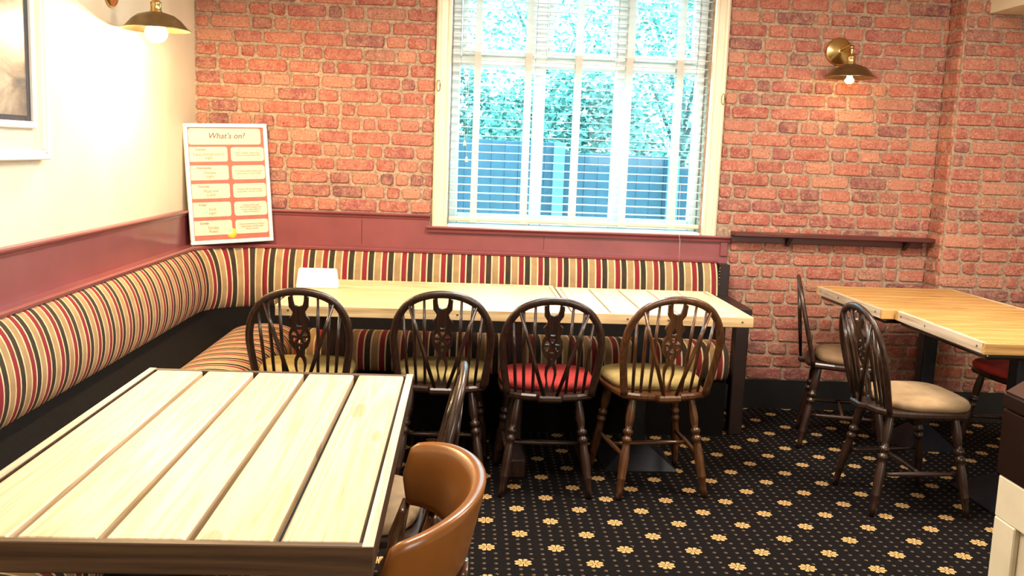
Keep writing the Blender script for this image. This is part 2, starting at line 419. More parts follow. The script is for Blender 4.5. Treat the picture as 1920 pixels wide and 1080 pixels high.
for li, L in enumerate(CLASSES):
    for k in range(4):
        V, Fc = brick_mesh(L, BH, li * 10 + k)
        me = mesh_from('brick', V, Fc); me.materials.append(MAT['brick']); BR[(li, k)] = (me, V, Fc)
def lay(segments, z0, z1, seed):
    """segments(z)-> list of free intervals; returns placed bricks (centre, z, L, h)"""
    rr = random.Random(seed); out = []; z = z0
    while z < z1 - 0.02:
        h = min(CH, z1 - z)
        for (a, b) in segments(z + h / 2):
            x = a - rr.uniform(0, 0.06)
            while x < b - 0.012:
                L = rr.choice([0.085, 0.12, 0.125, 0.16, 0.18, 0.225, 0.225])
                xa, xb = max(x, a), min(x + L, b)
                if b - xb < 0.03: xb = b
                if xb - xa > 0.025: out.append(((xa + xb) / 2, z + h / 2, xb - xa - 0.011, h - (CH - BH)))
                x = xb if xb == b else x + L
        z += CH
    return out
def place_bricks(wall, lst, tf, rotz, singles):
    stuffV, stuffF = [], []; n = 0; rr = random.Random(3)
    for (s, z, L, h) in lst:
        li = min(range(4), key=lambda i: abs(CLASSES[i] - L)); me, V, Fc = BR[(li, rr.randrange(4))]
        sx, sz = L / CLASSES[li], h / BH; loc = tf(s, z)
        mirror = rr.choice([1, -1])
        if n < singles:
            o = bpy.data.objects.new('brick', me); COL.objects.link(o); o.parent = wall
            o.location = loc; o.rotation_euler = (0, 0, rotz); o.scale = (sx * 1.0, rr.uniform(1.1, 1.9), sz * 1.0)
            if mirror < 0: o.rotation_euler = (0, PI, rotz)
            n += 1
        else:
            b = len(stuffV); M = Matrix.Translation(loc) @ Matrix.Rotation(rotz, 4, 'Z') @ Matrix.Diagonal((sx, 1.5, sz, 1))
            stuffV += [M @ Vector(v) for v in V]; stuffF += [tuple(i + b for i in f) for f in Fc]
    if stuffV:
        o = ob('brick_remainder', mesh_from('brick_remainder', stuffV, stuffF), 'brick', wall); o['kind'] = 'stuff'
def seg_back(z):
    out = []
    if z > 1.085: out.append((XL, -0.222))
    if z > 1.05: out.append((1.412, XP))
    else: out.append((1.497, XP))
    return out
bb = lay(seg_back, 0.172 - 2 * CH + 2 * CH, 2.56, 11)
def bkey(b):
    s, z, L, h = b
    vis = z < 2.34 and not (z < 1.0 and s < 1.55)
    under = z < 0.66 and s > 1.95
    return (0 if vis and not under else 1 if vis else 2, -L * h)
bb.sort(key=bkey)
place_bricks(wall_back, bb, lambda s, z: (s, YB, z), 0.0, 300)
pb = lay(lambda z: [(XP, 4.49)], 0.172, 2.56, 12)
pb.sort(key=lambda b: (0 if b[1] < 2.34 and b[0] < 3.15 else 1, -b[2]))
place_bricks(wall_right, pb, lambda s, z: (s, YP, z), 0.0, 170)
rb = lay(lambda z: [(YP + 0.002, YB - 0.004)], 0.172, 2.56, 13)
place_bricks(wall_right, rb, lambda s, z: (XP, s, z), -PI / 2, 110)

# skirting, dado, ledges -----------------------------------------------------
struct('baseboard_back', boxes_mesh('baseboard_back', [(1.497, XP, YB - 0.022, YB, 0, 0.172)]), 'black_paint')
struct('baseboard_right', boxes_mesh('baseboard_right', [(XP - 0.022, 4.5, YP - 0.022, YP, 0, 0.172), (XP - 0.022, XP, YP, YB - 0.022, 0, 0.172)]), 'black_paint')
LEDGE = 0.885
t1 = struct('trim_1', boxes_mesh('trim_1', [(XL, XL + 0.014, 0.3, YB, 0.0, 1.055)]), 'maroon_paint')
t2 = struct('trim_2', boxes_mesh('trim_2', [(XL + 0.014, -0.235, YB - 0.014, YB, 0.0, 1.06), (-0.235, 1.487, YB - 0.014, YB, 0.0, 0.995)]), 'maroon_paint')
def rail_prof(name, p0, p1, inward, parent, mat='maroon_paint', w=0.034, h=0.030):
    """moulded cap rail between two points (top line), section bulging inward"""
    p0, p1 = Vector(p0), Vector(p1); i = Vector(inward)
    prof = [(0, 0), (w, 0), (w + 0.003, -0.006), (w, -0.013), (w - 0.010, -0.018), (w - 0.014, -h), (0, -h)]
    V = [p + i * a + Vector((0, 0, b)) for p in (p0, p1) for a, b in prof]; n = len(prof)
    Fc = [(k, (k + 1) % n, n + (k + 1) % n, n + k) for k in range(n)] + [tuple(range(n)), tuple(range(n, 2 * n))]
    return ob(name, mesh_from(name, V, Fc), mat, parent)
rail_prof('cap_rail', (XL, 0.3, 1.075), (XL, YB - 0.001, 1.075), (1, 0, 0), t1)
rail_prof('cap_rail', (XL + 0.034, YB, 1.082), (-0.232, YB, 1.082), (0, -1, 0), t2)
rail_prof('cap_rail', (-0.250, YB - 0.014, 1.018), (1.497, YB - 0.014, 1.018), (0, -1, 0), t2, h=0.034)
bx('end_stile', 'maroon_paint', 1.445, 1.487, YB - 0.026, YB - 0.0135, 0.90, 0.984, 0.003, t2)
for xs in (-0.62, 0.42): bx('panel_joint', 'dark_maroon', xs, xs + 0.0025, YB - 0.0146, YB - 0.0139, 0.9, 0.984 if xs > -0.2 else 1.04, 0, t2)

# ------------------------------------------------------------------ corner bench
RC = 0.40
def bench_path(y0, x1, step=0.05):
    """along the left wall, round the corner, along the back wall: (x,y,nx,ny,s)"""
    P = []; s = 0.0; yc = YB - RC; xc = XL + RC
    n = int((yc - y0) / step)
    for k in range(n): P.append((XL, y0 + (yc - y0) * k / n, 1, 0))
    m = 14
    for k in range(m + 1):
        a = PI - (PI / 2) * k / m; P.append((xc + RC * math.cos(a), yc + RC * math.sin(a), -math.cos(a), -math.sin(a)))
    n2 = int((x1 - xc) / step)
    for k in range(1, n2 + 1): P.append((xc + (x1 - xc) * k / n2, YB, 0, -1))
    out = []; pv = None
    for (x, y, nx, ny) in P:
        q = (x + nx * 0.10, y + ny * 0.10)
        if pv: s += math.hypot(q[0] - pv[0], q[1] - pv[1])
        pv = q; out.append((x, y, nx, ny, s))
    return out
BENCH_Y0, BENCH_X1 = 0.6, 1.425
path = bench_path(BENCH_Y0, BENCH_X1)
def sweep(name, pth, prof, mat, parent, smooth=True, ends=0.0, u0=0.0, closed=True):
    V, Fc, UV = [], [], []; n = len(prof); N = len(pth)
    cz = sum(z for _, z in prof) / n; cd = sum(d for d, _ in prof) / n
    pts = list(pth)
    for i, (x, y, nx, ny, s) in enumerate(pts):
        k = 1.0
        if ends and i in (0, N - 1): k = 1 - ends
        for d, z in prof:
            dd = cd + (d - cd) * k; V.append((x + nx * dd, y + ny * dd, cz + (z - cz) * (0.5 + 0.5 * k))); UV.append((s + u0, z))
    for i in range(N - 1):
        for j in range(n if closed else n - 1):
            j2 = (j + 1) % n; Fc.append((i * n + j, i * n + j2, (i + 1) * n + j2, (i + 1) * n + j))
    if closed: Fc += [tuple(range(n)), tuple((N - 1) * n + j for j in range(n))]
    return ob(name, mesh_from(name, V, Fc, smooth, UV), mat, parent)
bench = empty('corner_bench', (0, 0, 0))
tag(bench, 'long corner bench with red, black and tan striped padding along two walls', 'bench')
bol = catmull([(0.045, 0.862, 0), (0.075, 0.858, 0), (0.115, 0.80, 0), (0.140, 0.71, 0), (0.142, 0.63, 0), (0.125, 0.565, 0), (0.095, 0.525, 0), (0.05, 0.52, 0)], 3)
bol = [(p.x, p.y) for p in bol]
ia = next(i for i, p in enumerate(path) if p[1] > YB - RC - 0.03 and p[0] <= XL + 1e-6)
ib = next(i for i, p in enumerate(path) if p[0] >= XL + RC - 1e-6)
def with_ends(seg):
    """short rounded ends on a cushion"""
    a, b, c, d = seg[0], seg[1], seg[-2], seg[-1]
    lerp = lambda p, q, t: tuple(p[k] + (q[k] - p[k]) * t for k in range(5))
    return [lerp(a, b, 0.03), lerp(a, b, 0.22)] + seg[1:-1] + [lerp(c, d, 0.78), lerp(c, d, 0.97)]
segs = [path[:ia + 1], path[ia:ib + 1], path[ib:]]
for sg in segs: sweep('back_cushion', with_ends(sg), bol, 'striped_fabric', bench, True, 0.12)
sweep('back_board', path, [(0.02, 0.56), (0.10, 0.545), (0.285, 0.40), (0.285, 0.30), (0.02, 0.30)], 'black_cloth', bench, False)
# ledge above the cushions: back edge follows the square corner
def ledge_mesh():
    V, Fc = [], []; xc, yc = XL + RC, YB - RC; w = 0.066; rows = []
    for (x, y, nx, ny, s) in path:
        if nx > 0.9999: bk = (XL + 0.0145, y)
        elif ny < -0.9999: bk = (x, YB - 0.0145)
        else:
            k = (RC - 0.0145) / max(abs(nx), abs(ny)); bk = (xc - nx * k, yc - ny * k)
        f = lambda d: (x + nx * d, y + ny * d)
        rows.append([(*bk, LEDGE), (*f(w), LEDGE), (*f(w + 0.007), LEDGE - 0.007), (*f(w + 0.005), LEDGE - 0.018), (*f(w - 0.004), LEDGE - 0.024), (*bk, LEDGE - 0.024)])
    for r in rows: V += r
    n = 6
    for i in range(len(rows) - 1):
        for j in range(n): j2 = (j + 1) % n; Fc.append((i * n + j, i * n + j2, (i + 1) * n + j2, (i + 1) * n + j))
    Fc += [tuple(range(n)), tuple((len(rows) - 1) * n + j for j in range(n))]
    return mesh_from('ledge', V, Fc)
ob('ledge', ledge_mesh(), 'maroon_paint', bench)
seatp = catmull([(0.27, 0.31, 0), (0.27, 0.425, 0), (0.33, 0.465, 0), (0.44, 0.482, 0), (0.54, 0.478, 0), (0.60, 0.455, 0), (0.628, 0.41, 0), (0.63, 0.355, 0), (0.61, 0.305, 0)], 3)
seatp = [(p.x, p.y) for p in seatp]
def straight(p0, p1, nrm, n=24, key=0):
    L = [(p0[0] + (p1[0] - p0[0]) * k / n, p0[1] + (p1[1] - p0[1]) * k / n, nrm[0], nrm[1]) for k in range(n + 1)]
    return [(*q, q[key]) for q in L]
sweep('seat_cushion', with_ends(straight((XL, 0.62), (XL, 5.10), (1, 0), 60, 1)), seatp, 'striped_fabric', bench, True, 0.10, 5.0)
sweep('seat_cushion', with_ends(straight((XL + 0.655, YB), (1.375, YB), (0, -1), 40, 0)), seatp, 'striped_fabric', bench, True, 0.10, 5.0)
ob('seat_base', boxes_mesh('seat_base', [(XL + 0.2, XL + 0.60, 0.62, 5.2, 0.0, 0.305), (XL + 0.60, 1.37, YB - 0.60, YB - 0.2, 0.0, 0.305)]), 'black_cloth', bench)
# open wooden end of the bench with arm rail
bx('end_post', 'dark_maroon', 1.405, 1.478, 4.83, 4.90, 0.0, 0.645, 0.005, bench)
bx('arm_rail', 'dark_maroon', 1.400, 1.485, 4.82, YB - 0.105, 0.645, 0.685, 0.006, bench)
bx('end_stile', 'dark_maroon', 1.425, 1.487, YB - 0.105, YB - 0.0145, 0.0, 0.860, 0.005, bench)
bx('end_rail', 'dark_maroon', 1.42, 1.47, 4.90, YB - 0.11, 0.24, 0.30, 0.005, bench)
# row of upholstery tacks along the end of the padding
tack = lathe_mesh('tack', [(0.004, 0), (0.0035, 0.002), (0.0, 0.003)], 6)
for k in range(14):
    o = ob('tack', tack, 'brass', bench, (1.4255, YB - 0.116 - 0.0, 0.60 + k * 0.0185), (PI / 2, 0, 0))

# ------------------------------------------------------------------ shelf right of the window
sh = empty('wall_shelf', (1.50, YB, 1.03))
tag(sh, 'narrow dark maroon wall shelf running along the brick wall', 'shelf')
bx('board', 'shelf_paint', -0.001, 1.19, -0.112, -0.0155, -0.005, 0.018, 0.004, sh)
bx('batten', 'shelf_paint', 0.0, 1.13, -0.034, -0.0155, -0.045, -0.005, 0.003, sh)
for xx in (0.33, 1.02): ob('bracket', mesh_from('bracket', [(xx - .011, -0.034, -.005), (xx + .011, -0.034, -.005), (xx + .011, -.1, -.005), (xx - .011, -.1, -.005), (xx - .011, -0.034, -.06), (xx + .011, -0.034, -.06)],
    [(0, 1, 2, 3), (0, 1, 5, 4), (3, 2, 5, 4), (0, 3, 4), (1, 2, 5)]), 'dark_maroon', sh)

# ------------------------------------------------------------------ window
win = empty('window_1', ((WX0 + WX1) / 2, YB, WZ0)); tag(win, kind='structure')
OX, OZ = -(WX0 + WX1) / 2, -WZ0
def wbx(name, mat, x0, x1, y0, y1, z0, z1, bv=0.003, parent=None):
    return bx(name, mat, x0 + OX, x1 + OX, y0 - YB, y1 - YB, z0 + OZ, z1 + OZ, bv, parent or win)
def architrave(x0, x1, flip):
    prof = [(0, 0), (0, -0.022), (0.010, -0.030), (0.022, -0.030), (0.028, -0.022), (0.060, -0.018), (0.066, -0.024), (0.080, -0.024), (0.085, -0.012), (0.085, 0)]
    V = []
    for z in (WZ0 - 0.02, WZ1 + 0.085):
        for a, b in prof:
            x = x0 + a if not flip else x1 - a
            V.append((x + OX, b, z + OZ))
    n = len(prof); Fc = [(k, (k + 1) % n, n + (k + 1) % n, n + k) for k in range(n)] + [tuple(range(n)), tuple(range(n, 2 * n))]
    ob('architrave', mesh_from('architrave', V, Fc), 'cream_paint', win)
architrave(-0.222, -0.137, False); architrave(1.317, 1.412, True)
wbx('head_architrave', 'cream_paint', -0.137, 1.317, YB - 0.024, YB, WZ1, WZ1 + 0.085)
wbx('sill', 'white_paint', WX0 - 0.002, WX1 + 0.002, YB - 0.035, YB + 0.12, WZ0 - 0.03, WZ0 - 0.004, 0.006)
YF0, YF1 = YB + 0.075, YB + 0.135
for (a, b) in ((WX0, WX0 + 0.05), (WX1 - 0.05, WX1), (0.335, 0.40), (0.80, 0.865)): wbx('mullion', 'white_paint', a, b, YF0, YF1, WZ0, WZ1, 0.006)
for (a, b) in ((WX0 + 0.05, 0.335), (0.40, 0.80), (0.865, WX1 - 0.05)):
    wbx('transom', 'white_paint', a, b, YF0, YF1, 1.925, 1.985, 0.005)
    wbx('bottom_rail', 'white_paint', a, b, YF0, YF1, WZ0, WZ0 + 0.055, 0.005)
    wbx('head_rail', 'white_paint', a, b, YF0, YF1, WZ1 - 0.05, WZ1, 0.005)
    cs = wbx('casement', 'white_paint', a + 0.004, a + 0.034, YF0 - 0.018, YF1 - 0.02, 1.985, WZ1 - 0.05, 0.004)
    wbx('casement', 'white_paint', b - 0.034, b - 0.004, YF0 - 0.018, YF1 - 0.02, 1.985, WZ1 - 0.05, 0.004)
    wbx('casement', 'white_paint', a + 0.034, b - 0.034, YF0 - 0.018, YF1 - 0.02, 1.985, 2.02, 0.004)
    wbx('pane', 'window_glass', a, b, YB + 0.108, YB + 0.112, WZ0 + 0.055, 1.925, 0)
    wbx('pane', 'window_glass', a + 0.034, b - 0.034, YB + 0.098, YB + 0.102, 2.02, WZ1 - 0.05, 0)
for (xx, zz) in ((-0.205, 1.80), (1.400, 1.79)):                       # small brass catches on the architraves
    c = empty('blind_cleat', (xx, YB - 0.028, zz)); tag(c, 'small oval brass cleat on the window frame, %s' % ('on the side towards the poster' if xx < 0 else 'on the side towards the wall shelf'), 'cleat')
    ring = [(0.010 * math.cos(a), 0, 0.030 * math.sin(a)) for a in [2 * PI * k / 16 for k in range(17)]]
    ob('ring', tube_mesh('ring', ring, 0.003, 6, (0, 1, 0)), 'dull_brass', c, (0, -0.002, 0)); bx('plate', 'dull_brass', -0.007, 0.007, -0.001, 0.004, -0.026, 0.026, 0.002, c)

# venetian blind
bl = empty('venetian_blind', (0.59, YB - 0.01, WZ0 + 0.005)); tag(bl, 'white wooden venetian blind with broad cream tapes hanging in the window', 'blind')
BX0, BX1, BY = -0.128, 1.308, YB + 0.008
slat = box_mesh('slat', (BX1 - BX0, 0.050, 0.0028), 0.0008)
slat.materials.append(MAT['blind_slat'])
z = WZ0 + 0.085; dz = 0.0462
while z < WZ1 - 0.06:
    o = ob('slat', slat, None, bl, ((BX0 + BX1) / 2 - 0.59, BY - (YB - 0.01), z - WZ0 - 0.005), (math.radians(2.5), 0, 0)); z += dz
bx('bottom_rail', 'cream_paint', BX0 - 0.59, BX1 - 0.59, -0.022, 0.028, 0.012, 0.034, 0.005, bl)
bx('headrail', 'white_paint', BX0 - 0.59, BX1 - 0.59, -0.02, 0.045, WZ1 - 0.06 - WZ0, WZ1 - 0.008 - WZ0, 0.003, bl)
for tx in (0.011, 0.296, 0.576, 0.862, 1.149):
    zt = WZ1 - 0.06 - WZ0
    bx('tape', 'cream_tape', tx - 0.019 - 0.59, tx + 0.019 - 0.59, -0.0125, -0.0105, 0.012, zt, 0, bl)
    bx('tape', 'cream_tape', tx - 0.019 - 0.59, tx + 0.019 - 0.59, 0.0465, 0.0485, 0.012, zt, 0, bl)
    bx('tape_clip', 'cream_paint', tx - 0.022 - 0.59, tx + 0.022 - 0.59, -0.027, -0.0215, 0.004, 0.028, 0.003, bl)
# pull cords: one with a looped knot below the sill, two tasselled
cz = WZ0 + 0.005
cordp = [(1.185 - 0.59, -0.030, 1.30 - cz), (1.187 - 0.59, -0.034, 1.05 - cz), (1.192 - 0.59, -0.075, 0.99 - cz), (1.196 - 0.59, -0.072, 0.84 - cz)]
ob('cord', tube_mesh('cord', cordp, 0.0014, 5, (0, 1, 0)), 'cream_tape', bl)
lp = [(1.196 - 0.59 + 0.020 * math.sin(a) * 1.3 - 0.012 * (1 - math.cos(a)), -0.072, 0.84 - cz - 0.042 * (1 - math.cos(a))) for a in [2 * PI * k / 14 for k in range(15)]]
ob('cord_loop', tube_mesh('cord_loop', lp, 0.0014, 5, (0, 1, 0)), 'cream_tape', bl)
lp = [(1.196 - 0.59 + 0.014 * math.sin(a) + 0.016 * (1 - math.cos(a)), -0.072, 0.84 - cz - 0.045 * (1 - math.cos(a))) for a in [2 * PI * k / 14 for k in range(15)]]
ob('cord_loop', tube_mesh('cord_loop', lp, 0.0014, 5, (0, 1, 0)), 'cream_tape', bl)
tas = lathe_mesh('tassel', [(0.003, 0.032), (0.006, 0.025), (0.010, 0.004), (0.009, 0.0), (0.0, 0.0)], 10)
for (xx, zz) in ((-0.050, 1.475), (-0.037, 1.385)):
    ob('cord', tube_mesh('cord', [(xx - 0.59, -0.019, 2.4 - cz), (xx - 0.59, -0.019, zz + 0.03 - cz)], 0.0012, 5), 'cream_tape', bl)
    ob('tassel', tas, 'cream_paint', bl, (xx - 0.59, -0.019, zz - cz))

# ------------------------------------------------------------------ outside the window
struct('ground', boxes_mesh('ground', [(-14, 16, YB + 0.2, 30, -0.6, -0.5)]), 'grass')
fence = empty('garden_fence', (0.6, 8.2, -0.5)); tag(fence, 'dark blue-grey close-board garden fence seen through the blind', 'fence')
plankm = box_mesh('plank', (0.1152, 0.018, 1.0), 0.004); plankm.materials.append(MAT['fence_wood'])
rr = random.Random(5); fx = -2.2; pi_ = 0
while fx < 3.6:
    panel = int((fx + 2.2) / 0.62 / 1.6); top = 2.22 - 0.085 * panel + rr.uniform(-0.004, 0.004)
    o = ob('plank', plankm, None, fence, (fx - 0.6, rr.uniform(-0.004, 0.004), top / 2)); o.scale = (1, 1, top); fx += 0.115
for k in range(7):
    bx('post', 'fence_post', -2.24 + k * 0.992 - 0.6 - 0.045, -2.24 + k * 0.992 - 0.6 + 0.045, -0.10, -0.012, 0, 2.26 - 0.085 * max(0, k - 0.5), 0.006, fence)
for zz in (0.4, 1.1, 1.75): bx('rail', 'fence_post', -2.85, 3.0, 0.012, 0.05, zz, zz + 0.08, 0.004, fence)
def shrub(name, cx, cy, z0, z1, rx, ry, nleaf, label, trunk=True, seed=1, cat='shrub'):
    r = random.Random(seed); e = empty(name, (cx, cy, -0.5)); tag(e, label, cat, 'greenery beyond the garden fence')
    V, Fc = [], []; zc, rz = (z0 + z1) / 2, (z1 - z0) / 2
    for k in range(nleaf):
        while True:
            p = Vector((r.uniform(-1, 1), r.uniform(-1, 1), r.uniform(-1, 1)))
            if 0.25 < p.length < 1: break
        c = Vector((p.x * rx, p.y * ry, zc + 0.5 + p.z * rz)); a = Vector((r.gauss(0, 1), r.gauss(0, 1), r.gauss(0, .6))).normalized()
        b = a.cross(Vector((r.gauss(0, 1), r.gauss(0, 1), r.gauss(0, 1)))).normalized(); s = r.uniform(0.025, 0.055); i = len(V)
        V += [c - a * s, c + b * s * 0.5, c + a * s, c - b * s * 0.5]; Fc.append((i, i + 1, i + 2, i + 3))
    me = bpy.data.meshes.new('foliage'); me.from_pydata(V, [], Fc); f = ob('foliage', me, 'leaf_green', e); f['kind'] = 'stuff'
    ob('trunk', tube_mesh('trunk', [(0, 0, 0), (0.03, 0, (zc + .5) * 0.5), (-0.02, 0.02, zc + .5)], [0.07, 0.05, 0.03], 8), 'bark', e)
    for k in range(5):
        a = r.uniform(0, 2 * PI); h0 = (zc + .5) * r.uniform(0.6, 0.95)
        ob('branch', tube_mesh('branch', [(0, 0, h0), (rx * .4 * math.cos(a), ry * .4 * math.sin(a), h0 + rz * .5), (rx * .75 * math.cos(a), ry * .75 * math.sin(a), h0 + rz * .9)], [0.03, 0.02, 0.008], 6), 'bark', e)
shrub('garden_shrub', -0.6, 9.2, 0.6, 2.35, 1.1, 0.4, 6500, 'bushy pale green shrub over the taller fence panels', seed=1)
shrub('garden_shrub', 1.0, 10.1, 0.6, 2.35, 1.0, 0.4, 6500, 'bushy pale green shrub behind the middle of the fence', seed=2)
shrub('garden_tree', 2.5, 11.4, 0.9, 3.9, 1.2, 0.8, 6500, 'open garden tree with spreading twigs behind the lower fence panels', seed=3, cat='tree')
shrub('garden_tree', 0.9, 13.5, 1.2, 4.6, 1.1, 0.9, 3500, 'tall loose-leaved tree far behind the fence', seed=4, cat='tree')

# ------------------------------------------------------------------ wall lamps
def wall_lamp(loc, rz, label, bulbmat, power):
    """local: wall plane is y=0, room is -y; origin at the wall plate centre"""
    e = empty('wall_lamp', loc, rz); tag(e, label, 'wall lamp', 'brass wall lamps')
    pl = ob('wall_plate', lathe_mesh('wall_plate', [(0.0, 0.0), (0.076, 0.0), (0.076, 0.008), (0.070, 0.016), (0.028, 0.020), (0.014, 0.030), (0.0, 0.030)], 28), 'brass', e, rot=(PI / 2, 0, 0))
    ob('arm', tube_mesh('arm', catmull([(0, -0.02, 0), (0, -0.10, 0.012), (0, -0.165, 0.015), (0, -0.19, 0.0), (0, -0.192, -0.035)], 4), 0.0065, 8, (1, 0, 0)), 'brass', e)
    ob('knuckle', lathe_mesh('knuckle', [(0, -0.012), (0.011, -0.010), (0.013, 0), (0.011, 0.010), (0, 0.012)], 10), 'dull_brass', e, (0, -0.188, 0.004))
    ob('lamp_holder', lathe_mesh('lamp_holder', [(0.008, 0.0), (0.014, -0.006), (0.022, -0.014), (0.024, -0.020), (0.022, -0.024), (0.022, -0.046), (0.025, -0.050), (0.025, -0.072), (0.0, -0.072)], 16), 'brass', e, (0, -0.192, -0.032))
    # open coolie shade, thin double wall
    o_ = [(0.024, -0.085), (0.040, -0.089), (0.075, -0.100), (0.100, -0.118), (0.128, -0.150), (0.139, -0.156), (0.141, -0.159)]
    i_ = [(r - 0.002, z - 0.0015) for r, z in reversed(o_)]
    ob('lamp_shade', lathe_mesh('lamp_shade', o_ + i_, 36, caps=False), 'dull_brass', e, (0, -0.192, 0.0))
    ob('bulb_cap', lathe_mesh('bulb_cap', [(0.013, -0.10), (0.014, -0.125), (0.0, -0.125)], 12), 'steel', e, (0, -0.192, 0.0))
    g = ob('bulb', lathe_mesh('bulb', [(0.013, -0.123), (0.022, -0.134), (0.040, -0.150), (0.0475, -0.168), (0.044, -0.188), (0.030, -0.205), (0.012, -0.2125), (0.0, -0.2135)], 20), 'bulb_bright' if power > 8 else 'bulb_glass', e, (0, -0.192, 0.0))
    ob('filament', lathe_mesh('filament', [(0.006, -0.135), (0.014, -0.145), (0.016, -0.165), (0.010, -0.182), (0.0, -0.186)], 10), bulbmat, g)
    L = bpy.data.lights.new('lamp_light', 'POINT'); L.energy = power; L.color = (1.0, 0.72, 0.36); L.shadow_soft_size = 0.03
    lo = bpy.data.objects.new('lamp_light', L); COL.objects.link(lo); lo.parent = e; lo.location = (0, -0.192, -0.168)
    return e
wall_lamp((XL, 4.18, 2.065), PI / 2, 'bright brass wall lamp with a wide shade on the cream wall', 'bulb_bright', 50)
wall_lamp((2.045, YB - 0.010, 2.082), 0.0, 'brass wall lamp with a wide shade on the brick wall', 'bulb_dim', 3.0)

# ------------------------------------------------------------------ framed picture
pic = empty('framed_picture', (XL, 2.89, 1.36)); tag(pic, 'brown cloudy picture in a broad white double frame on the cream wall', 'picture')
def frame_bars(y0, y1, z0, z1, w, d0, d1, mat, name):
    bx(name, mat, d0, d1, y0, y1, z0, z0 + w, 0.004, pic); bx(name, mat, d0, d1, y0, y1, z1 - w, z1, 0.004, pic)
    bx(name, mat, d0, d1, y0, y0 + w, z0 + w, z1 - w, 0.004, pic); bx(name, mat, d0, d1, y1 - w, y1, z0 + w, z1 - w, 0.004, pic)
frame_bars(-0.62, 0.615, 0.0, 0.98, 0.022, 0.002, 0.034, 'white_paint', 'outer_frame')
frame_bars(-0.598, 0.593, 0.022, 0.958, 0.012, 0.002, 0.026, 'white_paint', 'inner_step')
bx('mount', 'cream_paint', 0.002, 0.012, -0.59, 0.585, 0.03, 0.95, 0, pic)
frame_bars(-0.525, 0.520, 0.108, 0.87, 0.024, 0.012, 0.030, 'white_paint', 'inner_frame')
bx('dark_border', 'dark_wood', 0.0122, 0.0185, -0.501, 0.496, 0.132, 0.846, 0, pic)
bx('canvas', 'painting', 0.0185, 0.0205, -0.47, 0.462, 0.150, 0.82, 0, pic)

# ------------------------------------------------------------------ "What's on?" board
SW, SH = 0.455, 0.650
b0, b1 = Vector((-1.505, 5.140)), Vector((-1.115, 5.372))
ang = math.atan2(b1.y - b0.y, b1.x - b0.x); mid = (b0 + b1) / 2
sign = empty('notice_board', (mid.x, mid.y, LEDGE + 0.001)); sign.rotation_euler = (math.radians(-4.5), math.radians(-2.2), ang)
tag(sign, "white framed What's on poster leaning in the corner above the bench", 'sign')
def sb(name, mat, x0, x1, z0, z1, y0, y1, bv=0.003, parent=sign): return bx(name, mat, x0, x1, y0, y1, z0, z1, bv, parent)
h = SW / 2; fw = 0.021; zb = 0.010
sb('frame_rail', 'white_paint', -h, h, zb, zb + fw, -0.020, 0.0); sb('frame_rail', 'white_paint', -h, h, zb + SH - fw, zb + SH, -0.020, 0.0)
sb('frame_stile', 'white_paint', -h, -h + fw, zb + fw, zb + SH - fw, -0.020, 0.0); sb('frame_stile', 'white_paint', h - fw, h, zb + fw, zb + SH - fw, -0.020, 0.0)
poster = sb('poster', 'coral_print', -h + fw, h - fw, zb + fw, zb + SH - fw, -0.010, -0.002, 0)
def card(x0, x1, z0, z1, r=0.014, rl=True):
    pts = []
    for (cx, cz_, a0) in ((x1 - r, z1 - r, 0), (x0 + (r if rl else .002), z1 - (r if rl else .002), 90), (x0 + (r if rl else .002), z0 + (r if rl else .002), 180), (x1 - r, z0 + r, 270)):
        q = r if (rl or cx > (x0 + x1) / 2) else 0.002
        for k in range(5): a = math.radians(a0 + k * 22.5); pts.append((cx + q * math.cos(a), cz_ + q * math.sin(a)))
    n = len(pts); V = [(x, -0.0112, z_) for x, z_ in pts] + [(x, -0.0098, z_) for x, z_ in pts]
    ob('print_card', mesh_from('print_card', V, [tuple(range(n)), tuple(range(n, 2 * n))] + [(k, (k + 1) % n, n + (k + 1) % n, n + k) for k in range(n)]), 'cream_card', sign)
def txt(body, x, z_, size, mat, align='CENTER', shear=0.0, line=1.0, name='lettering'):
    ob(name, text_mesh(name, body, size, shear, align, line), mat, sign, (x, -0.0118, z_))
xi0, xi1 = -h + fw, h - fw; zt = zb + SH - fw
card(xi0 + 0.004, xi1 - 0.016, zt - 0.092, zt - 0.005)
txt("What's on?", 0.0, zt - 0.046, 0.044, 'red_ink', shear=0.25)
days = [('Tuesday', 'Tapas and prosecco\nnight', 'Select 3 classic Tapas and a\nbottle of prosecco for £20'),
        ('Wednesday', 'Chinese\nnight', 'A 3 course meal Chinese and\nmenu which is only £16.95'),
        ('Thursday', 'Pizza and\na pint', 'Choose off our pizza menu\nalong with a pint for £13.95'),
        ('Friday', 'Grill\nnight', 'Anything off the grill\nfor £10.95 including a pint\nof your choice glass of\nwine or Prosecco'),
        ('Sunday', 'Sunday\nRoast', 'Choose between 2-3 course\nLarge dinner £9.95 Small\ndinner £10.95')]
rowh = (zt - 0.100 - (zb + fw) - 0.012) / 5
for k, (d, a, b) in enumerate(days):
    z1_ = zt - 0.104 - k * rowh; z0_ = z1_ - rowh + 0.020
    card(xi0 + 0.004, xi0 + 0.208, z0_, z1_, 0.012, False); card(xi0 + 0.226, xi1 - 0.003, z0_, z1_ - 0.002, 0.014)
    zc_ = (z0_ + z1_) / 2
    txt(d, xi0 + 0.034, z1_ - 0.014, 0.017, 'red_ink', 'LEFT', 0.2)
    txt(a, xi0 + 0.106, zc_ - 0.010, 0.021, 'orange_ink', 'CENTER', 0, 0.95)
    txt(b, (xi0 + 0.226 + xi1 - 0.003) / 2, zc_, 0.0125 if b.count('\n') < 3 else 0.0115, 'orange_ink', 'CENTER', 0, 1.05)
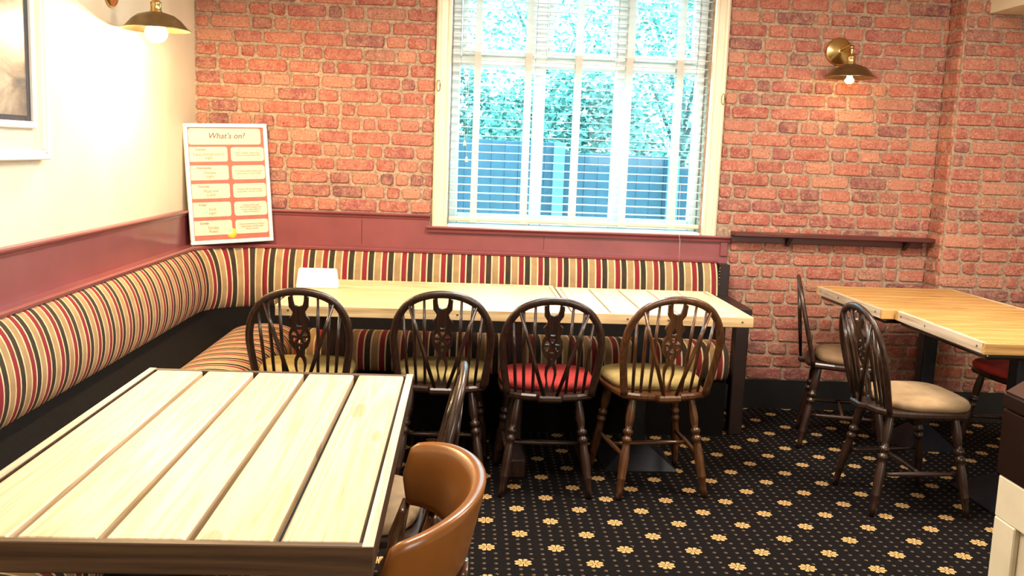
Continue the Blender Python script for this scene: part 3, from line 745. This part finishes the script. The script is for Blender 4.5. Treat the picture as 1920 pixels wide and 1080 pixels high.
ob('lemon', lathe_mesh('lemon', [(0, 0), (0.028, 0), (0.028, 0.0005), (0, 0.0005)], 20), 'yellow_print', sign, (xi0 + 0.205, -0.0102, zb + fw + 0.034), (PI / 2, 0, 0))

# ------------------------------------------------------------------ tables
def plank_obj(parent, name, mat, lx, ly, t, x, y, z, bevel=0.004):
    return ob(name, box_mesh(name, (lx, ly, t), bevel), mat, parent, (x, y, z))
screw = lathe_mesh('screw', [(0.005, 0.0), (0.005, 0.0012), (0.003, 0.0018), (0.0, 0.001)], 8)
def table(label, cx, cy, rz, lx, ly, top, n, along, pmat, emats, edge_h, ped, gap=0.006, trim=0.0, under=None, group=None, screws=(), ped_off=(0.0, 0.0), ped_r=0.17):
    e = empty('plank_table', (cx, cy, 0), rz); tag(e, label, 'table', group)
    th = 0.030; bt = 0.020                                   # plank thickness, apron board thickness
    ix, iy = lx - 2 * bt, ly - 2 * bt
    if along == 'y':
        w = ix / n
        for k in range(n):
            plank_obj(e, 'plank', pmat, w - gap, iy - 0.002, th, -ix / 2 + w * (k + 0.5), random.uniform(-.001, .001), top - th / 2 - random.uniform(0, 0.0012), 0.0035)
    else:
        w = iy / n
        for k in range(n):
            plank_obj(e, 'plank', pmat, ix - 0.002, w - gap, th, 0, -iy / 2 + w * (k + 0.5), top - th / 2 - random.uniform(0, 0.0012), 0.0035)
    hz = top - edge_h / 2
    fm, sm = emats
    plank_obj(e, 'edge_board', fm, lx, bt - 0.001, edge_h, 0, -ly / 2 + bt / 2, hz, 0.002); plank_obj(e, 'edge_board', fm, lx, bt - 0.001, edge_h, 0, ly / 2 - bt / 2, hz, 0.002)
    plank_obj(e, 'edge_board', sm, bt - 0.001, ly - 2 * bt - 0.001, edge_h, -lx / 2 + bt / 2, 0, hz, 0.002); plank_obj(e, 'edge_board', sm, bt - 0.001, ly - 2 * bt - 0.001, edge_h, lx / 2 - bt / 2, 0, hz, 0.002)
    for (sx, sy, ax) in screws:
        rot = (PI / 2, 0, 0) if ax == 'y' else (PI / 2, 0, -PI / 2)
        o = ob('screw', screw, 'dull_brass', e, (sx, sy, top - edge_h * 0.45), rot)
    zb_ = top - edge_h
    ob('underlay', box_mesh('underlay', (ix - 0.01, iy - 0.01, 0.012), 0.0), 'black_paint', e, (0, 0, top - th - 0.0075))
    if under:
        ob('lower_top', box_mesh('lower_top', (lx - 2 * under, ly - 2 * under, 0.024), 0.010, 3), 'counter_wood', e, (0, 0, zb_ - 0.012)); zb_ -= 0.024
    else: zb_ = top - th - 0.0135
    if ped == 'pyramid':
        for (px, py) in (ped_off,):
            q = ped_r
            ob('pedestal_base', mesh_from('pedestal_base', [(-q, -q, 0), (q, -q, 0), (q, q, 0), (-q, q, 0), (-q, -q, .008), (q, -q, .008), (q, q, .008), (-q, q, .008), (-.045, -.045, .105), (.045, -.045, .105), (.045, .045, .105), (-.045, .045, .105)],
                [(0, 3, 2, 1), (0, 1, 5, 4), (1, 2, 6, 5), (2, 3, 7, 6), (3, 0, 4, 7), (4, 5, 9, 8), (5, 6, 10, 9), (6, 7, 11, 10), (7, 4, 8, 11), (8, 9, 10, 11)]), 'black_metal', e, (px, py, 0))
            ob('pedestal_column', box_mesh('pedestal_column', (0.075, 0.075, zb_ - 0.10), 0.008, 2), 'black_metal', e, (px, py, 0.10 + (zb_ - 0.10) / 2))
            ob('top_plate', box_mesh('top_plate', (0.36, 0.36, 0.014), 0.003), 'black_metal', e, (px, py, zb_ - 0.007))
    else:
        for px in ped:
            ob('sled_foot', box_mesh('sled_foot', (0.095, ly * 0.86, 0.085), 0.006), 'dark_wood', e, (px, 0, 0.0425))
            ob('pedestal_column', box_mesh('pedestal_column', (0.09, 0.12, zb_ - 0.16), 0.006), 'dark_wood', e, (px, 0, 0.085 + (zb_ - 0.16) / 2))
            ob('top_bearer', box_mesh('top_bearer', (0.09, ly * 0.80, 0.075), 0.005), 'dark_wood', e, (px, 0, zb_ - 0.0375))
    return e
TZ = 0.77
NT_ = table('large plank table with pale boards and dark front edge board', -0.5475, 2.178, math.radians(0.5), 0.785, 1.264, TZ, 5, 'y', 'pine_y', ('edge_brown', 'edge_brown'), 0.056, 'pyramid', 0.015, ped_off=(-0.10, 0.0), ped_r=0.15)
for s in (-1, 1): bx('edge_strip', 'edge_pale', s * 0.3925 - (0.0195 if s > 0 else 0.0), s * 0.3925 + (0.0195 if s < 0 else 0.0), -0.632, 0.632, TZ - 0.0005, TZ + 0.0012, 0, NT_)
scr = [(-0.58, -0.4205 + 0.0, 'y'), (-0.36, -0.4205, 'y'), (-0.10, -0.4205, 'y'), (0.14, -0.4205, 'y'), (0.38, -0.4205, 'y'), (0.58, -0.4205, 'y')]
table('long plank table with boards running lengthwise and a white block on it', -0.193, 4.432, math.radians(1.0), 1.270, 0.840, TZ, 4, 'x', 'pine_x', ('pine_x', 'pine_y'), 0.046, (-0.42, 0.42), 0.005, group='joined tables by the bench', screws=scr)
scr = [(x, -0.3905, 'y') for x in (-0.34, -0.16, 0.02, 0.19, 0.35)]
table('square plank table with crosswise boards beside the open bench end', 0.850, 4.432, math.radians(1.0), 0.800, 0.780, TZ, 5, 'y', 'pine_y', ('pine_x', 'pine_y'), 0.046, 'pyramid', 0.008, group='joined tables by the bench', screws=scr, ped_off=(-0.03, -0.07))
TR = 0.778
scr = [(-0.4005, y, 'x') for y in (-0.33, 0.1, 0.33)]
table('golden plank table standing against the brick pier', 2.345, 4.755, math.radians(2.0), 0.80, 0.80, TR, 7, 'x', 'pine_gold', ('pine_gold', 'edge_pale'), 0.046, 'pyramid', 0.003, under=0.022, group='tables beside the brick pier', screws=scr, ped_off=(0.06, 0.0), ped_r=0.14)
table('golden plank table with pale side edge beside the dark topped counter', 2.425, 3.950, math.radians(0.6), 0.80, 0.775, TR, 7, 'x', 'pine_gold', ('pine_gold', 'edge_pale'), 0.046, 'pyramid', 0.003, under=0.018, group='tables beside the brick pier', screws=scr)

# white menu block on the long table
mb = mesh_from('menu_block', [(-.100, -.035, 0), (.100, -.035, 0), (.100, .035, 0), (-.100, .035, 0), (-.090, -.010, .092), (.090, -.010, .092), (.090, .010, .092), (-.090, .010, .092)],
    [(0, 3, 2, 1), (4, 5, 6, 7), (0, 1, 5, 4), (1, 2, 6, 5), (2, 3, 7, 6), (3, 0, 4, 7)])
bm = bmesh.new(); bm.from_mesh(mb); bmesh.ops.bevel(bm, geom=list(bm.edges), offset=0.004, segments=2, affect='EDGES'); bm.to_mesh(mb); bm.free()
tag(ob('menu_block', mb, 'white_card', None, (-0.728, 4.545, TZ + 0.0005), (0, 0, math.radians(2))), 'plain white wedge-shaped menu block standing on the long table', 'menu block')

# ------------------------------------------------------------------ wheelback chairs
def leg_mesh(L):
    pr = [(0, .013), (.04, .0145), (.14, .0185), (.24, .020), (.30, .0165), (.335, .0135), (.345, .019), (.365, .0225), (.385, .019), (.395, .014), (.41, .014), (.42, .019), (.44, .0225), (.46, .019), (.47, .0150), (.50, .0165), (.60, .0205), (.70, .0200), (.78, .0175), (.80, .0185), (.81, .0185), (.825, .0155), (.92, .0135), (1.0, .0125)]
    return lathe_mesh('leg', [(r, -t * L) for t, r in reversed(pr)], 12)
def smooth_loop(pts, n=3):
    P = [Vector((*p, 0)) for p in pts]; N = len(P); out = []
    for i in range(N):
        a, b, c, d = P[i - 1], P[i], P[(i + 1) % N], P[(i + 2) % N]
        for k in range(n):
            t = k / n; q = 0.5 * ((2 * b) + (c - a) * t + (2 * a - 5 * b + 4 * c - d) * t * t + (3 * b - a - 3 * c + d) * t ** 3); out.append((q.x, q.y))
    return out
def splat_mesh():
    right = [(0.024, 0.0), (0.019, 0.03), (0.018, 0.06), (0.025, 0.095), (0.024, 0.125), (0.014, 0.15), (0.018, 0.168), (0.034, 0.186), (0.043, 0.212), (0.0445, 0.232), (0.041, 0.258), (0.031, 0.276), (0.034, 0.290), (0.043, 0.303), (0.040, 0.318), (0.029, 0.330), (0.025, 0.348), (0.040, 0.372), (0.042, 0.415)]
    outline = right + [(0.023, 0.4245), (0.021, 0.398), (0.016, 0.378), (0.0, 0.371), (-0.016, 0.378), (-0.021, 0.398), (-0.023, 0.4245)] + [(-x, z) for x, z in reversed(right)]
    holes = []
    wc, wr = 0.232, 0.034
    for k in range(6):                                              # wheel spokes
        a0, a1 = PI / 6 + k * PI / 3 + 0.17 - PI / 6, PI / 6 + (k + 1) * PI / 3 - 0.17 - PI / 6
        holes.append([(0.014 * math.cos((a0 + a1) / 2 + d), wc + 0.014 * math.sin((a0 + a1) / 2 + d)) for d in (-.15, .15)] + [(wr * math.cos(a0 + (a1 - a0) * (1 - j / 3)), wc + wr * math.sin(a0 + (a1 - a0) * (1 - j / 3))) for j in range(4)][::-1][::-1])
    holes = [sorted(hh, key=lambda p, c=(sum(q[0] for q in hh) / len(hh), sum(q[1] for q in hh) / len(hh)): math.atan2(p[1] - c[1], p[0] - c[0])) for hh in holes]
    holes.append(smooth_loop([(0.0, 0.018), (0.009, 0.05), (0.014, 0.085), (0.012, 0.115), (0.0, 0.137), (-0.012, 0.115), (-0.014, 0.085), (-0.009, 0.05)], 2))
    holes.append(smooth_loop([(0.0, 0.165), (0.006, 0.178), (0.0, 0.188), (-0.006, 0.178)], 2))
    holes.append(smooth_loop([(0.010, 0.283), (0.009, 0.297), (0.0, 0.312), (-0.009, 0.297), (-0.010, 0.283), (0.0, 0.280)], 2))
    return fill_mesh('splat', [outline] + holes, 0.011)
SEAT_Z = 0.452; LEAN = math.radians(13.5)
def bk(x, u, off=0.0):
    """point on the leaning back plane: x across, u up the plane"""
    return Vector((x, -0.160 - u * math.sin(LEAN) - off, SEAT_Z - 0.010 + u * math.cos(LEAN)))
HOOP = [(x, u * 0.952) for x, u in [(-0.178, 0.0), (-0.192, 0.10), (-0.203, 0.19), (-0.203, 0.26), (-0.186, 0.335), (-0.142, 0.402), (-0.075, 0.438), (0, 0.449), (0.075, 0.438), (0.142, 0.402), (0.186, 0.335), (0.203, 0.26), (0.203, 0.19), (0.192, 0.10), (0.178, 0.0)]]
HP = catmull([(*p, 0) for p in HOOP], 4)
def hoop_u(x):
    best = None
    for a, b in zip(HP[:-1], HP[1:]):
        if max(a.y, b.y) > 0.25 and (a.x - x) * (b.x - x) <= 0 and abs(a.x - b.x) > 1e-6:
            best = a.y + (b.y - a.y) * (x - a.x) / (b.x - a.x)
    return best if best else 0.3
def chair_seat_mesh():
    out = [(-0.185, -0.155), (-0.120, -0.192), (-0.058, -0.205), (-0.045, -0.232), (0.045, -0.232), (0.058, -0.205), (0.120, -0.192), (0.185, -0.155), (0.205, -0.06), (0.212, 0.06), (0.205, 0.16), (0.165, 0.195), (0, 0.208), (-0.165, 0.195), (-0.205, 0.16), (-0.212, 0.06), (-0.205, -0.06)]
    n = len(out); sc = lambda k: [(x * k, y * k + (1 - k) * 0.0) for x, y in out]
    rings = [(sc(0.955), SEAT_Z - 0.030), (sc(1.0), SEAT_Z - 0.020), (sc(1.0), SEAT_Z - 0.008), (sc(0.975), SEAT_Z)]
    V = [(x, y, z) for r, z in rings for x, y in r]
    Fc = [(i * n + k, i * n + (k + 1) % n, (i + 1) * n + (k + 1) % n, (i + 1) * n + k) for i in range(3) for k in range(n)] + [tuple(range(n)), tuple(3 * n + k for k in range(n))]
    return mesh_from('seat', V, Fc)
def cushion_mesh(seed=0, wide=0.222, front=0.222, back=-0.150, hgt=0.046):
    rings = []; N = 28; r = random.Random(seed)
    def loop(k, z):
        L = []
        for j in range(N):
            a = 2 * PI * j / N; c, s = math.cos(a), math.sin(a); e = 0.62
            x = wide * math.copysign(abs(c) ** e, c); y = (front - back) / 2 * math.copysign(abs(s) ** e, s)
            tap = 1 - 0.14 * (0.5 - 0.5 * s)
            L.append((x * k * tap, (front + back) / 2 + y * k, z))
        return L
    for k, zz in ((0.965, 0.0), (1.0, 0.012), (1.0, 0.024), (0.955, 0.036), (0.86, 0.043), (0.6, hgt + .002), (0.3, hgt + .004)): rings.append(loop(k, SEAT_Z + 0.001 + zz))
    V = [p for R in rings for p in R]; V.append((0, (front + back) / 2, SEAT_Z + hgt + 0.006)); n = len(rings)
    Fc = [(i * N + k, i * N + (k + 1) % N, (i + 1) * N + (k + 1) % N, (i + 1) * N + k) for i in range(n - 1) for k in range(N)] + [tuple(range(N))] + [((n - 1) * N + k, (n - 1) * N + (k + 1) % N, len(V) - 1) for k in range(N)]
    return mesh_from('cushion', V, Fc, True)
CM = {}
for nm in ('olive_fabric', 'red_fabric', 'tan_fabric', 'brown_fabric'):
    CM[nm] = cushion_mesh(); CM[nm].materials.append(MAT[nm])
CHM = {}
def chair_meshes(mat):
    d = {}
    d['seat'] = chair_seat_mesh()
    d['hoop'] = tube_mesh('hoop', [bk(p.x, p.y) for p in HP], [(0.0115, 0.0165)] * len(HP), 10, (0, 1, 0.2))
    d['splat'] = splat_mesh()
    d['leg'] = leg_mesh(0.455)
    d['spindle'] = lathe_mesh('spindle', [(.0062, 0), (.0078, .35), (.0075, .6), (.0052, 1.0)], 8)
    d['brace'] = lathe_mesh('brace', [(.0075, 0), (.0092, .4), (.0085, .7), (.0065, 1.0)], 8)
    d['stretcher'] = lathe_mesh('stretcher', [(.0075, 0), (.009, .15), (.0125, .5), (.009, .85), (.0075, 1.0)], 8)
    for k, me in d.items():
        if k != 'x': me.materials.append(MAT[mat])
    return d
def make_chair(mat, cushion):
    d = CHM.setdefault(mat, None) or chair_meshes(mat); CHM[mat] = d
    e = empty('wheelback_chair', (0, 0, 0))
    ob('seat', d['seat'], None, e); ob('cushion', CM[cushion], None, e)
    ob('hoop', d['hoop'], None, e)
    ob('splat', d['splat'], None, e, bk(0, 0.004), (LEAN, 0, 0)).scale = (1, 1, 0.962)
    for x0, x1 in ((0.070, 0.078), (0.108, 0.125), (0.142, 0.166)):
        for s in (-1, 1):
            a, b = bk(s * x0, 0.005), bk(s * x1, hoop_u(s * x1) - 0.004)
            o = ob('spindle', d['spindle'], None, e); aim(o, a, b); o.scale = (1, 1, (b - a).length)
    for s in (-1, 1):
        a, b = Vector((s * 0.026, -0.220, SEAT_Z - 0.004)), bk(s * 0.140, hoop_u(s * 0.140) - 0.008, 0.006)
        o = ob('brace', d['brace'], None, e); aim(o, a, b); o.scale = (1, 1, (b - a).length)
    tops = {(-1, -1): (-.125, -.125), (1, -1): (.125, -.125), (-1, 1): (-.150, .135), (1, 1): (.150, .135)}
    feet = {(-1, -1): (-.190, -.200), (1, -1): (.190, -.200), (-1, 1): (-.205, .205), (1, 1): (.205, .205)}
    def on_leg(k, z):
        a, b = tops[k], feet[k]; t = (SEAT_Z - 0.02 - z) / (SEAT_Z - 0.02)
        return Vector((a[0] + (b[0] - a[0]) * t, a[1] + (b[1] - a[1]) * t, z))
    for k in tops:
        a = Vector((*tops[k], SEAT_Z - 0.014)); b = Vector((*feet[k], 0.004))
        o = ob('leg', d['leg'], None, e); o.location = a; o.rotation_euler = (a - b).to_track_quat('Z', 'Y').to_euler(); o.scale = (1, 1, (a - b).length / 0.455)
    def strch(a, b):
        o = ob('stretcher', d['stretcher'], None, e); aim(o, a, b); o.scale = (1, 1, (b - a).length)
    for s in (-1, 1): strch(on_leg((s, -1), 0.175), on_leg((s, 1), 0.185))
    ma = (on_leg((-1, -1), 0.175) + on_leg((-1, 1), 0.185)) / 2; mb_ = Vector((-ma.x, ma.y, ma.z)); strch(ma, mb_)
    return e
protos = {}
def chair(mat, cushion, x, y, deg, label, group, scale=1.0):
    k = (mat, cushion)
    if k not in protos: e = protos[k] = make_chair(mat, cushion)
    else: e = copy_tree(protos[k])
    e.location = (x, y, 0); e.rotation_euler = (0, 0, math.radians(deg)); e.scale = (scale,) * 3
    return tag(e, label, 'chair', group)
G1 = 'wheelback chairs along the far tables'; G2 = 'wheelback chairs at the tables by the pier'
chair('dark_wood', 'olive_fabric', -0.700, 4.085, 2, 'dark wheelback chair with olive seat pad in front of the white menu block', G1)
chair('dark_wood', 'olive_fabric', -0.105, 4.125, 0, 'dark wheelback chair with olive seat pad beside the red-padded chair', G1)
chair('dark_wood', 'red_fabric', 0.352, 4.040, 0, 'dark wheelback chair with red seat pad at the long table', G1)
chair('brown_wood', 'olive_fabric', 0.828, 4.065, 8, 'lighter brown wheelback chair with olive seat pad by the square table', G1, 1.02)
chair('dark_wood', 'tan_fabric', 1.905, 3.905, -88, 'dark wheelback chair with worn tan seat pad beside the golden tables', G2)
chair('dark_wood', 'brown_fabric', 1.965, 4.745, -108, 'dark wheelback chair with brown seat pad tucked in near the brick wall', G2)
chair('dark_wood', 'red_fabric', 2.80, 4.50, 95, 'dark wheelback chair with red seat pad pushed under the golden tables', G2)
chair('dark_wood', 'tan_fabric', -0.265, 2.53, 90, 'dark wheelback chair tucked in at the large plank table', 'chairs at the large plank table')

# ------------------------------------------------------------------ captain's chair
cc = empty('captain_chair', (-0.205, 1.855, 0), math.radians(90)); tag(cc, 'orange-brown captain chair with curved solid back at the large plank table', 'chair', 'chairs at the large plank table')
def yoke_mesh():
    V, Fc = [], []; N = 36; M = 12
    for i in range(N + 1):
        t = -1 + 2 * i / N; a = t * math.radians(88)
        x = 0.275 * math.sin(a); y = -0.060 - 0.160 * math.cos(a)
        nx, ny = math.sin(a) / 0.275, -math.cos(a) / 0.160; q = math.hypot(nx, ny); nx, ny = nx / q, ny / q
        k = abs(t); endr = min(1.0, math.sqrt(max(0.0, 1 - ((k - 0.90) / 0.10) ** 2)) if k > 0.90 else 1.0)
        hh = (0.085 - 0.018 * k ** 2) * max(endr, 0.12); zc_ = 0.712 - 0.018 * k ** 3; th = 0.0165 * max(endr, 0.3)
        for j in range(M):
            b = 2 * PI * j / M; cb, sbb = math.cos(b), math.sin(b)
            dz_ = hh * math.copysign(abs(sbb) ** 0.45, sbb); dn = th * math.copysign(abs(cb) ** 0.6, cb)
            flare = 0.018 * (dz_ / 0.085)
            top = max(0.0, dz_ / 0.085) ** 4 * 0.007 * (1 if dn > 0 else 0.4)
            V.append((x + nx * (dn + flare + top), y + ny * (dn + flare + top), zc_ + dz_))
    for i in range(N):
        for j in range(M): j2 = (j + 1) % M; Fc.append((i * M + j, i * M + j2, (i + 1) * M + j2, (i + 1) * M + j))
    Fc += [tuple(range(M)), tuple(N * M + j for j in range(M))]
    return mesh_from('curved_back', V, Fc, True)
ob('curved_back', yoke_mesh(), 'orange_wood', cc)
ob('seat', lathe_mesh('seat', [(0.0, 0.405), (0.215, 0.405), (0.232, 0.415), (0.232, 0.430), (0.222, 0.440), (0.0, 0.440)], 28), 'brown_wood', cc)
ob('cushion', cushion_mesh(3, 0.215, 0.215, -0.185, 0.04), 'tan_fabric', cc, (0, 0, -0.010))
spn = lathe_mesh('spindle', [(.011, 0), (.015, .12), (.020, .30), (.012, .38), (.017, .42), (.012, .46), (.019, .62), (.013, .85), (.010, 1.0)], 12)
for dg in (-84, -58, -34, -12, 12, 34, 58, 84):
    a = math.radians(dg); p0 = Vector((0.205 * math.sin(a), -0.195 * math.cos(a), 0.435)); p1 = Vector((0.268 * math.sin(a), -0.060 - 0.155 * math.cos(a), 0.640))
    o = ob('spindle', spn, 'brown_wood', cc); aim(o, p0, p1); o.scale = (1, 1, (p1 - p0).length)
lg = leg_mesh(0.43)
cf = {}
for sx in (-1, 1):
    for sy in (-1, 1):
        a = Vector((sx * 0.14, sy * 0.14, 0.412)); b = Vector((sx * 0.215, sy * 0.215, 0.004)); cf[(sx, sy)] = (a, b)
        o = ob('leg', lg, 'brown_wood', cc, a, (a - b).to_track_quat('Z', 'Y').to_euler()); o.scale = (1.1, 1.1, (a - b).length / 0.43)
st = lathe_mesh('stretcher', [(.008, 0), (.010, .15), (.0145, .5), (.010, .85), (.008, 1.0)], 8)
at = lambda k, t: cf[k][0].lerp(cf[k][1], t)
for s in (-1, 1):
    a, b = at((s, -1), .58), at((s, 1), .58); o = ob('stretcher', st, 'brown_wood', cc); aim(o, a, b); o.scale = (1, 1, (b - a).length)
a = (at((-1, -1), .58) + at((-1, 1), .58)) / 2; b = Vector((-a.x, a.y, a.z)); o = ob('stretcher', st, 'brown_wood', cc); aim(o, a, b); o.scale = (1, 1, (b - a).length)

# ------------------------------------------------------------------ dark topped counter on the right
ct = empty('counter', (1.235, 2.07, 0)); tag(ct, 'dark topped counter with cream panelled side', 'counter')
def prism(name, mat, pts, z0, z1, bevel=0.0, parent=ct):
    n = len(pts); V = [(*p, z0) for p in pts] + [(*p, z1) for p in pts]
    me = mesh_from(name, V, [tuple(range(n))[::-1], tuple(range(n, 2 * n))] + [(k, (k + 1) % n, n + (k + 1) % n, n + k) for k in range(n)])
    if bevel:
        bm = bmesh.new(); bm.from_mesh(me); bmesh.ops.bevel(bm, geom=list(bm.edges), offset=bevel, segments=2, affect='EDGES'); bm.to_mesh(me); bm.free()
    return ob(name, me, mat, parent)
dx, dy = 0.68, 0.73
def foot(i): return [(i, -2.0), (i, -i * 0.4), (0.62, 0.64 - i * 1.3), (0.62, -2.0)]
prism('worktop', 'counter_wood', foot(0.0), 0.912, 0.950, 0.006)
prism('fascia', 'counter_wood', foot(0.004), 0.755, 0.909, 0.003)
prism('body', 'cream_paint', foot(0.020), 0.0, 0.755)
bx('top_rail', 'cream_paint', 0.006, 0.021, -1.98, -0.010, 0.655, 0.754, 0.003, ct)
bx('bottom_rail', 'cream_paint', 0.006, 0.021, -1.98, -0.010, 0.0, 0.15, 0.003, ct)
for k in range(4): bx('stile', 'cream_paint', 0.006, 0.021, -0.010 - 0.085 - k * 0.55, -0.010 - k * 0.55, 0.15, 0.655, 0.003, ct)

# ceiling beam by the pier
struct('trim_3', boxes_mesh('trim_3', [(2.80, 4.5, 2.2, YP - 0.001, 2.300, ZC)]), 'cream_plaster')
